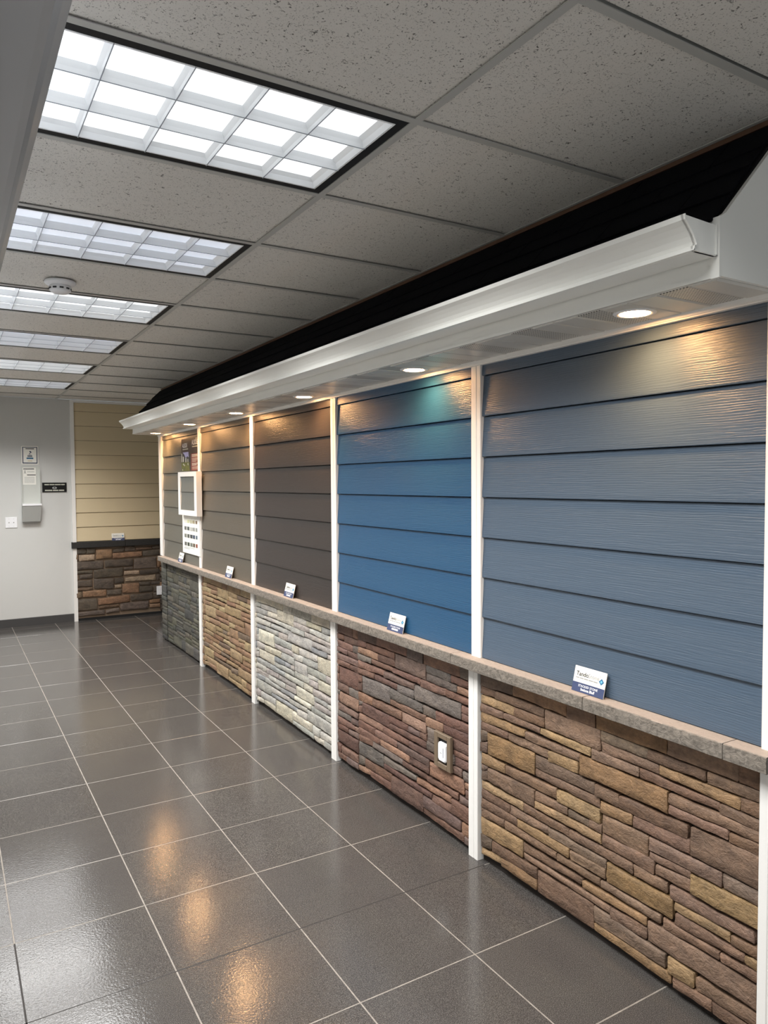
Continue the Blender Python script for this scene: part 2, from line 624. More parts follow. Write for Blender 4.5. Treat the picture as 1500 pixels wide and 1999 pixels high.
# ------------------------------------------------------------------ ceiling troffers
def make_troffer():
    root = empty('ceiling_light')
    hx, hy = T - 0.013, T / 2 - 0.013
    m = MB()
    bw = 0.029
    for (a, b, c, d) in ((-hx, hx, -hy, -hy + bw), (-hx, hx, hy - bw, hy), (-hx, -hx + bw, -hy + bw, hy - bw), (hx - bw, hx, -hy + bw, hy - bw)):
        m.box(a, b, c, d, 0.002, 0.010)
    m.build('frame', M['black'], root)
    ix, iy = hx - bw, hy - bw
    MB().box(-ix, ix, -iy, iy, 0.030, 0.036).build('lens', M['lens_a'], root)
    m = MB()
    for s in (-1, 1):
        # curved side reflectors
        m.extrude([(s * ix, 0.001), (s * (ix - 0.006), 0.001), (s * (ix - 0.012), 0.018), (s * (ix - 0.03), 0.036), (s * ix, 0.036)], -iy, iy, lambda u, v, a: (u, a, v))
        m.extrude([(s * iy, 0.001), (s * (iy - 0.006), 0.001), (s * (iy - 0.010), 0.018), (s * (iy - 0.022), 0.036), (s * iy, 0.036)], -ix, ix, lambda u, v, a: (a, u, v))
    m.build('side_reflector', M['louver'], root)
    for i in range(1, 3):
        y = -iy + 2 * iy * i / 3
        blade = MB().extrude([(-0.0011, 0), (0.0011, 0), (0.002, 0.012), (0.006, 0.029), (-0.006, 0.029), (-0.002, 0.012)], -ix, ix, lambda u, v, a: (a, y + u, v)).build('louver_blade', M['louver'], root)
        MB().box(-ix, ix, y - 0.0012, y + 0.0012, -0.0016, 0.0).build('blade_edge', M['blade_edge'], blade)
    for i in range(1, 6):
        x = -ix + 2 * ix * i / 6
        blade = MB().extrude([(-0.0011, 0), (0.0011, 0), (0.002, 0.012), (0.010, 0.029), (-0.010, 0.029), (-0.002, 0.012)], -iy, iy, lambda u, v, a: (x + u, a, v)).build('louver_blade', M['louver'], root)
        MB().box(x - 0.0012, x + 0.0012, -iy, iy, -0.0016, 0.0).build('blade_edge', M['blade_edge'], blade)
    L = bpy.data.lights.new('troffer_lamp', 'AREA')
    L.shape = 'RECTANGLE'
    L.size, L.size_y = 2 * ix, 2 * iy
    L.energy = TROFFER_W
    L.color = (1.0, 1.0, 0.99)
    L.spread = math.radians(TROFFER_SPREAD)
    lo = bpy.data.objects.new('lamp', L)
    COL.objects.link(lo)
    lo.parent = root
    lo.location = (0, 0, -0.006)
    return root


def copy_tree(o, parent=None):
    c = o.copy()
    COL.objects.link(c)
    if parent:
        c.parent = parent
    for ch in list(o.children):
        copy_tree(ch, c)
    return c


troffer = make_troffer()
TL = ['bright ceiling light nearest the camera, largest of the gridded white troffers',
      'dimmer bluish ceiling light, second from the camera, before the smoke detector',
      'bright ceiling light, third from the camera, just past the smoke detector',
      'dim ceiling light, fourth from the camera, third from the end wall',
      'bright narrow ceiling light, fifth from the camera, second from the end wall',
      'dim thin ceiling light farthest away, closest to the pale end wall',
      'ceiling light above and behind the camera, out of the picture']
for i, k in enumerate(fixture_rows):
    o = troffer if i == 0 else copy_tree(troffer)
    o.location = (-T, (k + 0.5) * T, CEIL)
    tag(o, TL[i], 'ceiling light', 'gridded troffers in the ceiling')
    if i in (1, 3, 5):
        for ch in o.children:
            if ch.name.startswith('lens'):
                ch.data = ch.data.copy()
                ch.data.materials[0] = M['lens_b']

# smoke detector
sd = empty('smoke_detector', (-0.638, 2.235, CEIL))
tag(sd, 'round white smoke detector on the ceiling between second and third lights', 'smoke detector')
MB().lathe([(0.0, 0.0), (0.072, 0.0), (0.074, -0.008), (0.066, -0.016), (0.05, -0.022), (0.0, -0.022)]).build('base', M['plastic'], sd, smooth=True)
MB().lathe([(0.046, -0.02), (0.052, -0.028), (0.050, -0.046), (0.038, -0.056), (0.0, -0.058)]).build('cap', M['plastic'], sd, smooth=True)
for i in range(10):
    a = 2 * math.pi * (i + 0.5) / 10
    s = MB().box(0.0485, 0.0522, -0.009, 0.009, -0.042, -0.034).build('vent_slot', M['print'], sd)
    s.rotation_euler = (0, 0, a)

# ------------------------------------------------------------------ white trims on the display wall
TRY = [(-0.605, -0.537), (0.725, 0.789), (2.068, 2.132), (3.398, 3.462), (4.708, 4.772)]
TRL = ['white vertical trim at the right edge of the slate panel', 'white vertical trim between the slate and the blue panels',
       'white vertical trim between the blue and the brown panels', 'white vertical trim between the brown and the taupe panels',
       'white vertical trim between the taupe and the grey panels']


def vtrim(ya, yb, z0, z1, FACE=FACE):
    c = ya + (yb - ya) * 0.42
    f, g = FACE, FACE + 0.004
    pts = [(ya, 0.844), (ya, f + 0.002), (ya + 0.002, f), (c - 0.003, f), (c, g), (c + 0.003, f), (yb - 0.002, f), (yb, f + 0.002), (yb, 0.844)]
    return MB().extrude(pts, z0, z1, lambda u, v, a: (v, u, a))


LT, LB = 0.893, 0.845
for i, (ya, yb) in enumerate(TRY):
    sh = 0.016
    o = vtrim(ya, yb, LT, 2.142).build('trim_%d' % (i + 1), M['white_trim'])
    tag(o, TRL[i] + ', above the ledge', kind='structure')
    o = vtrim(ya + sh, yb + sh if i else yb, 0.0, LB - 0.001, 0.7955).build('trim_%d' % (i + 6), M['white_trim'])
    tag(o, TRL[i] + ', below the ledge', kind='structure')
o = MB().box(FACE, 0.86, 6.035, WEND + 0.012, LT, 2.142).box(FACE - 0.004, FACE, 6.035, 6.10, LT, 2.142).build('trim_11', M['white_trim'])
tag(o, 'white corner trim at the far end of the display wall', kind='structure')
o = MB().box(0.794, 0.845, -0.605, WEND, 2.142, 2.163).box(0.790, 0.80, -0.605, WEND, 2.147, 2.163).build('trim_12', M['white_trim'])
tag(o, 'white horizontal trim under the soffit along the whole display wall', kind='structure')

# ------------------------------------------------------------------ siding panels
PITCH_L = 0.1715


def siding(name_label, mat, ya, yb, z0, z1, group, base=None):
    root = empty('siding_sample', (0, (ya + yb) / 2, z0))
    tag(root, name_label, 'siding sample', group)
    hl = (yb - ya) / 2
    MB().box(0.832, 0.8445, -hl, hl, 0, z1 - z0).build('backing', M['backing'], root)
    z = 0.0
    while z < z1 - z0 - 0.01:
        t = min(PITCH_L, z1 - z0 - z)
        fr = t / PITCH_L
        xb, xt = 0.809, 0.809 + 0.0105 * fr
        g0 = 0.0035 if z > 0 else 0.0
        pts = [(xb + 0.001, g0), (xb, g0 + 0.002), (xb + 0.0002, 0.02), (xt, t), (0.832, t), (0.832, g0)]
        p = MB().extrude(pts, -hl, hl, lambda u, v, a: (u, a, v))
        p.build('siding_plank', mat, root, (0, 0, z))
        z += t
    return root


SG = 'siding samples on the display wall'
siding('large slate blue-grey clapboard panel nearest the camera', SIDE['slate'], -0.537, 0.725, 0.895, 2.142, SG)
siding('deep blue clapboard panel beside the slate one', SIDE['blue'], 0.789, 2.068, 0.895, 2.142, SG)
siding('dark brown clapboard panel between blue and taupe', SIDE['brown'], 2.132, 3.398, 0.895, 2.142, SG)
siding('taupe clapboard panel left of the dark brown one', SIDE['taupe'], 3.462, 4.708, 0.895, 2.142, SG)
siding('grey-green clapboard panel at the far end, behind poster and colour board', SIDE['grey'], 4.772, 6.035, 0.895, 2.142, SG)

# cream siding on the end wall
root = empty('siding_sample', (0.19, YB, 0.957))
tag(root, 'cream clapboard panel on the end wall above the black ledge', 'siding sample')
LBK = 0.1735
MB().box(0, 1.6, -0.010, -0.0005, 0, CEIL - 0.957).build('backing', M['backing'], root)
z = 0.0
while z < 1.66:
    t = min(LBK, 1.665 - z)
    pts = [(-0.0255, 0.0035), (-0.0265, 0.006), (-0.0262, 0.02), (-0.016, t), (-0.0105, t), (-0.0105, 0.0035)]
    o = MB().extrude(pts, -0.8, 0.8, lambda u, v, a: (-u, a, v)).build('siding_plank', SIDE['cream'], root, (0.8, 0, z))
    o.rotation_euler = (0, 0, -math.pi / 2)
    z += t
o = MB().bevbox(0.148, 0.190, YB - 0.036, YB, 0.0, CEIL, 0.003).build('trim_13', M['white_trim'])
tag(o, 'white vertical trim at the left of the cream siding', kind='structure')
o = MB().bevbox(0.190, XALC, YB - 0.036, YB, 2.624, CEIL, 0.003).build('trim_14', M['white_trim'])
tag(o, 'white trim along the top of the cream siding', kind='structure')

# ------------------------------------------------------------------ stone veneer
LAYOUT = """735 875 771 524 875 779 d;524 875 779 224 875 775 o;224 875 771 83 875 772 b;82 875 770 -217 875 771 o;-217 875 770 -466 875 769 b;-466 875 769 -533 875 766 b;735 771 735 637 771 740 b;637 771 740 341 773 737 m;339 771 699 59 772 695 m;59 772 734 -142 767 732 g;-142 767 732 -360 765 734 m;-360 765 727 -533 766 731 m;735 735 696 517 735 696 t;517 735 696 341 737 699 b;57 733 693 -188 729 696 m;-188 729 696 -471 724 687 t;-471 728 687 -534 731 686 b;735 696 659 585 694 666 b;585 694 666 364 692 667 b;364 692 667 104 694 663 t;103 694 654 -109 693 659 m;-109 693 659 -406 685 660 b;-406 685 656 -535 686 651 m;735 659 616 454 655 626 t;454 654 622 158 654 624 b;735 616 580 555 617 589 m;555 617 586 320 616 585 b;320 616 575 164 622 579 t;158 652 581 -224 654 581 t;-225 650 616 -535 651 617 b;-226 613 582 -437 615 584 m;-437 609 580 -534 615 579 b;735 580 526 688 581 540 d;735 526 484 688 540 488 d;686 579 487 394 582 493 t;394 580 526 86 572 529 g;394 523 493 61 524 488 m;86 572 525 -25 572 525 b;-25 571 525 -298 573 530 b;-307 573 482 -535 579 479 m;730 482 431 574 478 438 t;574 478 438 275 485 442 b;57 521 477 -84 524 484 t;-84 524 482 -306 530 483 m;730 431 401 684 432 414 d;730 401 362 686 413 369 d;684 429 370 396 433 364 m;396 433 396 218 430 401 b;274 484 435 59 485 433 t;215 429 400 111 429 402 d;111 431 402 52 435 399 m;49 476 407 -148 477 404 b;-150 479 431 -418 479 433 m;-418 478 433 -534 477 429 g;-152 429 401 -311 431 408 m;-176 398 361 -308 405 363 b;-309 425 361 -533 427 361 t;395 394 364 53 398 363 t;50 405 363 -173 406 358 m;730 359 323 463 361 324 t;463 361 324 211 355 324 b;211 355 324 -87 357 319 b;730 323 283 544 320 282 b;544 319 280 321 318 286 m;321 317 282 32 318 282 g;203 279 243 32 282 246 b;-88 356 317 -226 356 318 b;-234 355 310 -522 349 315 m;27 311 244 -246 312 245 t;-250 308 278 -445 312 277 t;-446 306 275 -533 311 275 b;-252 275 231 -491 270 242 m;-491 269 241 -532 272 237 t;-207 234 198 -412 233 204 b;-412 231 202 -531 236 202 b;-148 196 125 -529 196 122 m;730 283 239 496 281 247 b;496 281 245 208 279 242 t;730 239 200 574 245 212 m;574 245 209 272 237 211 b;272 237 208 55 237 210 b;55 235 208 -201 238 206 m;730 200 126 461 202 132 t;459 200 161 143 198 172 b;143 193 165 -148 202 171 t;731 126 67 659 124 80 d;659 121 74 380 127 82 b;731 64 33 598 77 45 t;596 76 40 380 82 36 o;380 121 32 88 129 36 b;456 161 134 11 158 131 b;12 155 116 -145 165 123 b;86 126 66 -219 118 70 g;86 65 35 -240 64 26 t;-225 117 59 -324 114 64 t;-246 60 26 -388 64 28 b;-330 109 65 -531 111 69 b;-388 64 28 -532 65 29 b"""
BACK = """185 873 810 296 874 807 D;299 874 807 401 873 805 D;177 810 729 208 812 731 Q;211 801 723 392 798 727 P;404 857 734 596 859 741 O;604 847 809 742 874 813 D;599 802 734 952 806 740 O;746 874 813 872 875 814 D;875 856 818 1071 855 829 Q;960 813 744 1177 821 747 D;1075 865 829 1178 868 829 D;182 721 617 493 717 619 D;508 716 633 842 723 627 D;849 719 588 1129 730 589 D;1132 718 585 1174 720 586 O;180 606 569 368 609 571 D;378 612 507 722 623 512 D;730 619 585 841 623 589 D;729 573 520 914 568 518 P;922 568 514 1173 571 520 D;179 558 499 210 556 504 Q;213 559 508 367 567 508 D;177 488 414 358 493 411 D;375 503 379 611 494 364 D;615 493 421 728 493 424 D;742 488 434 1117 504 430 P;1121 504 430 1171 508 434 D;617 409 364 697 411 365 P;704 414 296 907 410 291 O;912 422 379 1051 419 376 D;1059 418 379 1170 414 379 D;176 399 366 364 403 365 Q;174 354 280 240 357 282 Q;243 360 285 518 360 277 O;525 348 284 699 350 281 D;910 368 290 1077 362 292 D;1084 362 284 1169 363 285 D;172 269 124 413 259 124 D;417 255 173 793 273 184 O;426 160 126 667 173 131 Q;808 272 191 1075 273 191 D;1079 276 198 1167 281 198 D;677 172 80 1024 179 78 M;1032 186 140 1166 194 143 O;1031 132 85 1165 132 84 O;180 112 60 499 112 59 M;507 104 66 669 123 73 M"""


def parse(s):
    out = []
    for e in s.split(';'):
        a = e.split()
        out.append([float(x) / 1000 for x in a[:6]] + [a[6]])
    return out


def clip(st, ya, yb):
    """clip a stone (yL > yR) to [ya, yb]; heights are interpolated"""
    y1, t1, b1, y0, t0, b0, c = st
    if y1 - y0 < 1e-4:
        return None
    def at(y):
        f = (y1 - y) / (y1 - y0)
        return t1 + (t0 - t1) * f, b1 + (b0 - b1) * f
    ny1, ny0 = min(y1, yb), max(y0, ya)
    if ny1 - ny0 < 0.014:
        return None
    a, b = at(ny1), at(ny0)
    return [ny1, a[0], a[1], ny0, b[0], b[1], c]


def stone_mesh(w, hl, hr, depth, seed, wave=0.0022, rough=0.0026, gap=0.0017):
    """one stone: u right, v up, d outwards; its left height hl, right height hr are (bottom, top)"""
    r = random.Random(seed)
    hmean = (hl[1] - hl[0] + hr[1] - hr[0]) / 2
    nx = max(2, min(9, int(w / 0.045) + 1))
    nz = 1 if hmean < 0.03 else (2 if hmean < 0.06 else 3)
    e = 0.0038
    S = [0, e / w] + [(i + r.uniform(-.25, .25)) / nx for i in range(1, nx)] + [1 - e / w, 1]
    Q = [0, min(0.3, e / hmean)] + [i / (nz) for i in range(1, nz)] + [1 - min(0.3, e / hmean), 1]
    wt = [r.uniform(-wave, wave) for _ in S]
    wb = [r.uniform(-wave, wave) for _ in S]
    wl = [r.uniform(-wave, wave) for _ in Q]
    wr = [r.uniform(-wave, wave) for _ in Q]
    tilt = r.uniform(-1, 1) * rough * 0.8
    v, f = [], []
    n, m = len(S), len(Q)
    for i, s in enumerate(S):
        bot = hl[0] + (hr[0] - hl[0]) * s + gap / 2 + wb[i]
        top = hl[1] + (hr[1] - hl[1]) * s - gap / 2 + wt[i]
        for j, q in enumerate(Q):
            u = gap / 2 + (w - gap) * s + wl[j] * (1 - s) + wr[j] * s
            # round the corners
            if i in (0, n - 1) and j in (0, m - 1):
                u += (0.002 if i == 0 else -0.002)
            vv = bot + (top - bot) * q
            edge = i in (0, n - 1) or j in (0, m - 1)
            d = depth - 0.0026 if edge else depth + r.uniform(-rough, rough) + tilt * (q - 0.5) * 2
            v.append((u - w / 2, vv, d))
    for i in range(n - 1):
        for j in range(m - 1):
            f.append((i * m + j, (i + 1) * m + j, (i + 1) * m + j + 1, i * m + j + 1))
    rim = [i * m for i in range(n)] + [(n - 1) * m + j for j in range(1, m)] + [i * m + m - 1 for i in range(n - 2, -1, -1)] + [j for j in range(m - 2, 0, -1)]
    # the sides keep their own copy of the rim, so the broken edge stays crisp
    o, nr = len(v), len(rim)
    for k in rim:
        v.append(v[k])
    for k in rim:
        v.append((v[k][0], v[k][1], 0.0))
    for a in range(nr):
        b = (a + 1) % nr
        f.append((o + a, o + nr + a, o + nr + b, o + b))
    return v, f


STONE_DARKEN = 0.89


def vary(rgb, r, amt=9):
    d = r.uniform(-amt, amt)
    return lin(*[max(6, min(250, (c + d + r.uniform(-amt * .15, amt * .15)) * STONE_DARKEN)) for c in rgb])


def build_stones(stones, palette, root, place, depth, mat, seed, zmax=0.843, **kw):
    """place(u, v) gives the local position of the stone's own origin and maps local axes"""
    r = random.Random(seed)
    for i, st in enumerate(stones):
        yl, tl, bl, yr, tr, br, c = st
        w = abs(yl - yr)
        zc = (tl + bl + tr + br) / 4
        tl, tr = min(tl, zmax), min(tr, zmax)
        zc = (tl + bl + tr + br) / 4
        v, f = stone_mesh(w, (bl - zc, tl - zc), (br - zc, tr - zc), depth + r.uniform(-0.003, 0.0025), seed * 1000 + i, **kw)
        um = (yl + yr) / 2
        me = bpy.data.meshes.new('stone')
        me.from_pydata(place(v), [], f)
        me.materials.append(mat)
        me.update()
        me.shade_smooth()
        ob = bpy.data.objects.new('stone', me)
        COL.objects.link(ob)
        ob.parent = root
        ob.location = (0, um - root.location.y, zc) if root.get('axis') != 'x' else (um - root.location.x, 0, zc)
        cols = palette[c] if c in palette else palette['b']
        ob.color = vary(r.choice(cols), r)


BACKX = 0.829
place_right = lambda v: [(BACKX - d, -u, z) for u, z, d in v]
layout = parse(LAYOUT)


def panel(label, ya, yb, shift, palette, seed, mat, stones=None, skip=None, remap=None, **kw):
    root = empty('stone_sample', (0, (ya + yb) / 2, 0))
    tag(root, label, 'stone sample', 'stone veneer samples under the ledge')
    hl = (yb - ya) / 2
    MB().box(BACKX, 0.8445, -hl + 0.001, hl - 0.001, 0.0, 0.843).build('backing', M['dark_board'], root)
    out = []
    if stones is None:
        src = []
        for k in (-1, 0, 1):
            for s in layout:
                sh = shift + k * 1.265
                src.append([s[0] + sh, s[1], s[2], s[3] + sh, s[4], s[5], s[6]])
    else:
        src = stones
    r = random.Random(seed)
    for s in src:
        c = clip(s, ya, yb)
        if c is None:
            continue
        ym, zm = (c[0] + c[3]) / 2, (c[1] + c[2] + c[4] + c[5]) / 4
        if remap:
            c[6] = remap(c, r, (c[0] - c[3]) * (c[1] - c[2]))
        if skip and skip(ym, zm):
            continue
        out.append(c)
    build_stones(out, palette, root, place_right, 0.0225, mat, seed, **kw)
    return root


PAL_NEAR = {'b': [(130, 104, 85), (122, 97, 80), (136, 109, 89)], 'm': [(132, 107, 90), (126, 102, 86), (138, 111, 93)],
            'g': [(130, 110, 94), (126, 107, 90)], 't': [(160, 132, 97), (166, 138, 102), (154, 124, 91)],
            'd': [(112, 94, 80)], 'o': [(142, 112, 84)]}
panel('brown and gold ledgestone panel nearest the camera', -0.553, 0.741, 0.0, PAL_NEAR, 11, M['stone'])


def remap_brown(c, r, area):
    if area > 0.02 and c[6] == 't':
        return 'g'
    if c[6] == 't':
        return r.choice(['p', 'b', 'g', 'p'])
    if c[6] == 'g':
        return r.choice(['g', 'm'])
    return r.choice(['b', 'b', 'b', 'm', 'b', 'g2'])


PAL_BROWN = {'b': [(122, 92, 80), (112, 86, 76), (128, 98, 84)], 'm': [(126, 100, 90), (116, 96, 88)], 'g': [(122, 113, 106), (116, 107, 101)],
             'g2': [(118, 106, 98)], 'p': [(162, 130, 112), (156, 122, 100), (148, 112, 90)], 'd': [(104, 82, 72)]}
panel('reddish brown ledgestone panel with a recessed outlet box', 0.773, 2.084, 1.097, PAL_BROWN, 12, M['stone'], remap=remap_brown)


def remap_white(c, r, area):
    if area > 0.017:
        return r.choice(['c', 'c', 'g'])
    return r.choice(['c', 'w', 'w', 'g', 'g', 's', 'm', 'm', 'c'])


PAL_WHITE = {'c': [(206, 199, 180), (200, 193, 175), (210, 204, 188)], 'w': [(200, 197, 188), (194, 190, 182)], 'g': [(180, 178, 171), (172, 171, 165)],
             's': [(150, 152, 154), (156, 157, 157)], 'm': [(182, 174, 168), (174, 166, 161)]}
panel('pale grey and cream ledgestone panel', 2.116, 3.414, 2.657, PAL_WHITE, 13, M['stone_fine'], remap=remap_white)


def remap_tan(c, r, area):
    if c[6] == 't' or area > 0.02:
        return 't'
    return r.choice(['b', 'b', 'o', 'o', 'k', 't', 'b'])


PAL_TAN = {'b': [(146, 116, 90), (138, 108, 84), (150, 120, 94)], 'o': [(152, 122, 94), (144, 114, 88)], 'k': [(120, 103, 86)], 't': [(168, 146, 112), (160, 136, 104)]}
panel('warm tan and orange ledgestone panel', 3.446, 4.724, 3.95, PAL_TAN, 14, M['stone_fine'], remap=remap_tan)


def gen_ledger(ya, yb, z0, z1, seed, wr=(0.10, 0.24)):
    r = random.Random(seed)
    out = []
    z = z0
    while z < z1 - 0.01:
        h = min(r.choice([0.075, 0.09, 0.1, 0.06]), z1 - z)
        if z1 - z - h < 0.03:
            h = z1 - z
        y = yb + r.uniform(0, 0.08)
        while y > ya:
            wd = r.uniform(*wr)
            y2 = y - wd
            kind = r.random()
            j = lambda: r.uniform(-.003, .003)
            if h < 0.05 or kind < 0.22:
                out.append([y, z + h + j(), z + j(), y2, z + h + j(), z + j(), 'b'])
            elif kind < 0.75:
                m = h * r.uniform(.4, .6)
                ym = y - wd * r.uniform(.3, .7)
                out.append([y, z + m, z, y2, z + m + j(), z, 'b'])
                if r.random() < 0.5:
                    out.append([y, z + h, z + m, ym, z + h, z + m + j(), 'b'])
                    out.append([ym, z + h, z + m, y2, z + h, z + m + j(), 'b'])
                else:
                    out.append([y, z + h, z + m, y2, z + h, z + m + j(), 'b'])
            else:
                for a in range(3):
                    out.append([y, z + h * (a + 1) / 3, z + h * a / 3, y2, z + h * (a + 1) / 3 + j() * .5, z + h * a / 3 + j() * .5, 'b'])
            y = y2
        z += h
    return out


PAL_DARK = {'b': [(92, 91, 83), (84, 84, 77), (99, 96, 86), (81, 81, 78), (103, 98, 86), (88, 86, 80), (95, 93, 80)]}
panel('dark charcoal ledgestone panel at the far end', 4.756, 5.925, 0, PAL_DARK, 15, M['stone_fine'],
      stones=gen_ledger(4.756, 5.925, 0.02, 0.86, 5, (0.14, 0.30)), wave=0.0016)
# corner return of the charcoal panel
root = empty('stone_corner', (0, 6.05, 0))
tag(root, 'charcoal stone corner strip at the far end, past a dark joint', 'stone corner')
MB().box(BACKX, 0.8445, -0.095, 0.098, 0.0, 0.843).build('backing', M['dark_board'], root)
cs, z, rr = [], 0.012, random.Random(3)
while z < 0.84:
    h = rr.uniform(0.035, 0.075)
    cs.append([6.145, z + h, z, 5.955, z + h, z, 'b'])
    z += h
build_stones(cs, PAL_DARK, root, place_right, 0.026, M['stone_fine'], 16)

# end wall stone, mortared
root = empty('stone_sample', (0, YB - 0.012, 0))
root['axis'] = 'x'
tag(root, 'mortared dark and rust cut-stone panel on the end wall under the black ledge', 'stone sample')
MB().box(0.188, 1.66, 0.0, 0.0115, 0.03, 0.88).build('mortar_bed', M['mortar'], root)
MB().box(0.188, XALC - 0.001, -0.004, 0.0115, 0.0, 0.03).build('base_strip', M['backing'], root)
PAL_BACK = {'D': [(95, 85, 74), (87, 78, 68), (100, 90, 79)], 'O': [(150, 120, 94), (144, 113, 87), (156, 126, 99)], 'Q': [(118, 96, 78), (126, 105, 86)],
            'P': [(176, 156, 132), (170, 150, 128)], 'M': [(108, 94, 88), (116, 102, 94)], 'b': [(92, 84, 76)]}
st = parse(BACK)
rr = random.Random(9)
zrow = 0.04
for k, (zt, zb) in enumerate(((.12, .04), (.20, .125), (.245, .205), (.325, .25), (.40, .33), (.46, .405), (.54, .465), (.60, .545), (.67, .605), (.76, .675), (.81, .765), (.875, .815))):
    x = 1.165
    while x < 1.62:
        x2 = x + rr.uniform(.16, .34)
        st.append([x, zt, zb, min(x2, 1.65), zt, zb, rr.choice('DDDOQ')])
        x = x2 + .008
place_back = lambda v: [(u, -d, z) for u, z, d in v]
build_stones(st, PAL_BACK, root, place_back, 0.022, M['stone_back'], 17, zmax=0.879, gap=0.006, wave=0.003)

# ------------------------------------------------------------------ ledges
ledge = empty('stone_ledge', (0, 0, 0))
tag(ledge, 'long grey-brown cast stone ledge running above all stone panels', 'ledge')
JN = [-0.587, -0.455, 0.086, 0.868, 1.600, 2.335, 3.08, 3.83, 4.70, 5.40, 6.06]
for a, b in zip(JN[:-1], JN[1:]):
    hl = (b - a) / 2 - 0.0012
    r = random.Random(int(a * 1000))
    v, f = [], []
    n = max(3, int(hl / 0.02))
    prof = [(0.8445, LT), (0.749, LT), (0.7458, LT - 0.002), (0.745, LT - 0.012), (0.745, LB + 0.012), (0.7458, LB + 0.002), (0.749, LB), (0.8445, LB)]
    for i in range(n + 1):
        y = -hl + 2 * hl * i / n
        for k, (x, zz) in enumerate(prof):
            jx = r.uniform(-.0007, .0007) if 2 <= k <= 5 else 0
            v.append((x + jx, y, zz + (r.uniform(-.0005, .0005) if k in (1, 2, 5, 6) else 0)))
    m = len(prof)
    for i in range(n):
        for k in range(m):
            f.append((i * m + k, i * m + (k + 1) % m, (i + 1) * m + (k + 1) % m, (i + 1) * m + k))
    f.append(tuple(range(m)))
    f.append(tuple(n * m + k for k in reversed(range(m))))
    q = MB(); q.v, q.f = v, f
    cs_ = q.build('cap_stone', M['ledge'], ledge, (0, (a + b) / 2, 0))
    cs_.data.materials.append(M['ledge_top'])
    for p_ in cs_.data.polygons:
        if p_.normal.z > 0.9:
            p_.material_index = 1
o = empty('stone_ledge', (0, 0, 0))
tag(o, 'black stone ledge on the end wall under the cream siding', 'ledge')
for a, b in ((0.136, 0.75), (0.752, 1.66)):
    MB().bevbox(a, b, YB, YB - 0.062, 0.882, 0.955, 0.005, 'y').build('cap_stone', M['ledge_black'], o)

# ------------------------------------------------------------------ eave: fascia, soffit, roof, rake
EY0, EY1 = -0.560, 6.150
eave = empty('display_eave', (0, 0, 0))
tag(eave, 'mock roof eave with white fascia, vented soffit and black shingles over the display wall', 'eave')
MB().box(0.537, 0.552, EY0, EY1, 2.164, 2.312).box(0.534, 0.54, EY0, EY1, 2.164, 2.176).build('fascia', M['gutter'], eave)
# soffit: triple four-inch profile, one perforated strip in three
SP = 0.3048
y = -0.430 - 0.047 - SP * 1
k = 0
sm = perf = None
while y < EY1 - 0.02:
    ya, yb = max(y, EY0 + 0.002), min(y + SP, EY1)
    if yb - ya > 0.02:
        m = MB()
        ribs = [0, SP / 3, 2 * SP / 3]
        for j, rb in enumerate(ribs):
            if j == 0:
                continue
            a, b = max(ya, y + rb), min(yb, y + rb + SP / 3)
            if b - a < 0.012:
                continue
            m.extrude([(a, 2.171), (a, 2.166), (a + 0.006, 2.160), (b - 0.006, 2.160), (b, 2.166), (b, 2.171)], 0.550, 0.8445, lambda u, v, x: (x, u, v))
        if m.v:
            m.build('soffit_panel', M['soffit'], eave)
        a, b = max(ya, y), min(yb, y + SP / 3)
        if b - a > 0.012:
            MB().extrude([(a, 2.171), (a, 2.167), (a + 0.006, 2.162), (b - 0.006, 2.162), (b, 2.167), (b, 2.171)], 0.550, 0.8445, lambda u, v, x: (x, u, v)).build('vent_strip', M['perf'], eave)
    y += SP
# roof deck and shingles
SL = (2.640 - 2.300) / (0.845 - 0.535)
slope_a = math.atan(SL)
rz = lambda x: 2.300 + SL * (x - 0.535)
MB().extrude([(0.535, 2.285), (0.535, 2.296), (0.845, rz(0.845) - 0.004), (0.845, 2.285)], EY0 + 0.004, EY1, lambda u, v, a: (u, a, v)).build('roof_deck', M['backing'], eave)
ROWS, TABW = 4, 0.305
rowlen = 0.46 / ROWS
dirx, dirz = math.cos(slope_a), math.sin(slope_a)
sh_cache = {}
for rI in range(ROWS):
    y = EY0 + 0.004 - (0.15 if rI % 2 else 0)
    while y < EY1 - 0.001:
        ya, yb = max(y, EY0 + 0.004), min(y + TABW, EY1)
        if yb - ya > 0.02:
            L_ = round(yb - ya - 0.003, 4)
            if L_ not in sh_cache:
                h = rowlen + 0.012
                pts = [(0, 0.004), (0, 0.011), (h, 0.003), (h, -0.001)]
                sh_cache[L_] = MB().extrude(pts, -L_ / 2, L_ / 2, lambda u, v, a: (u * dirx - v * dirz, a, u * dirz + v * dirx)).mesh('shingle', M['shingle'])
            s0 = 0.012 + rI * rowlen
            if s0 + rowlen > 0.452:
                s0 = 0.44 - rowlen
            inst(sh_cache[L_], 'shingle', eave, (0.522 + s0 * dirx, (ya + yb) / 2, 2.292 + s0 * dirz))
        y += TABW
MB().box(0.834, 0.8455, EY0, EY1, 2.636, 2.650).build('wood_strip', M['wood_edge'], eave)
# rake panel closing the near end
pts = [(0.536, 2.166), (0.536, 2.314), (0.56, 2.328), (0.845, rz(0.845) - 0.016), (0.845, 2.166)]
MB().extrude(pts, EY0 - 0.012, EY0, lambda u, v, a: (u, a, v)).build('rake_panel', M['gutter'], eave)
MB().box(0.532, 0.5365, EY0 - 0.014, EY0 + 0.01, 2.162, 2.314).build('corner_post', M['gutter'], eave)

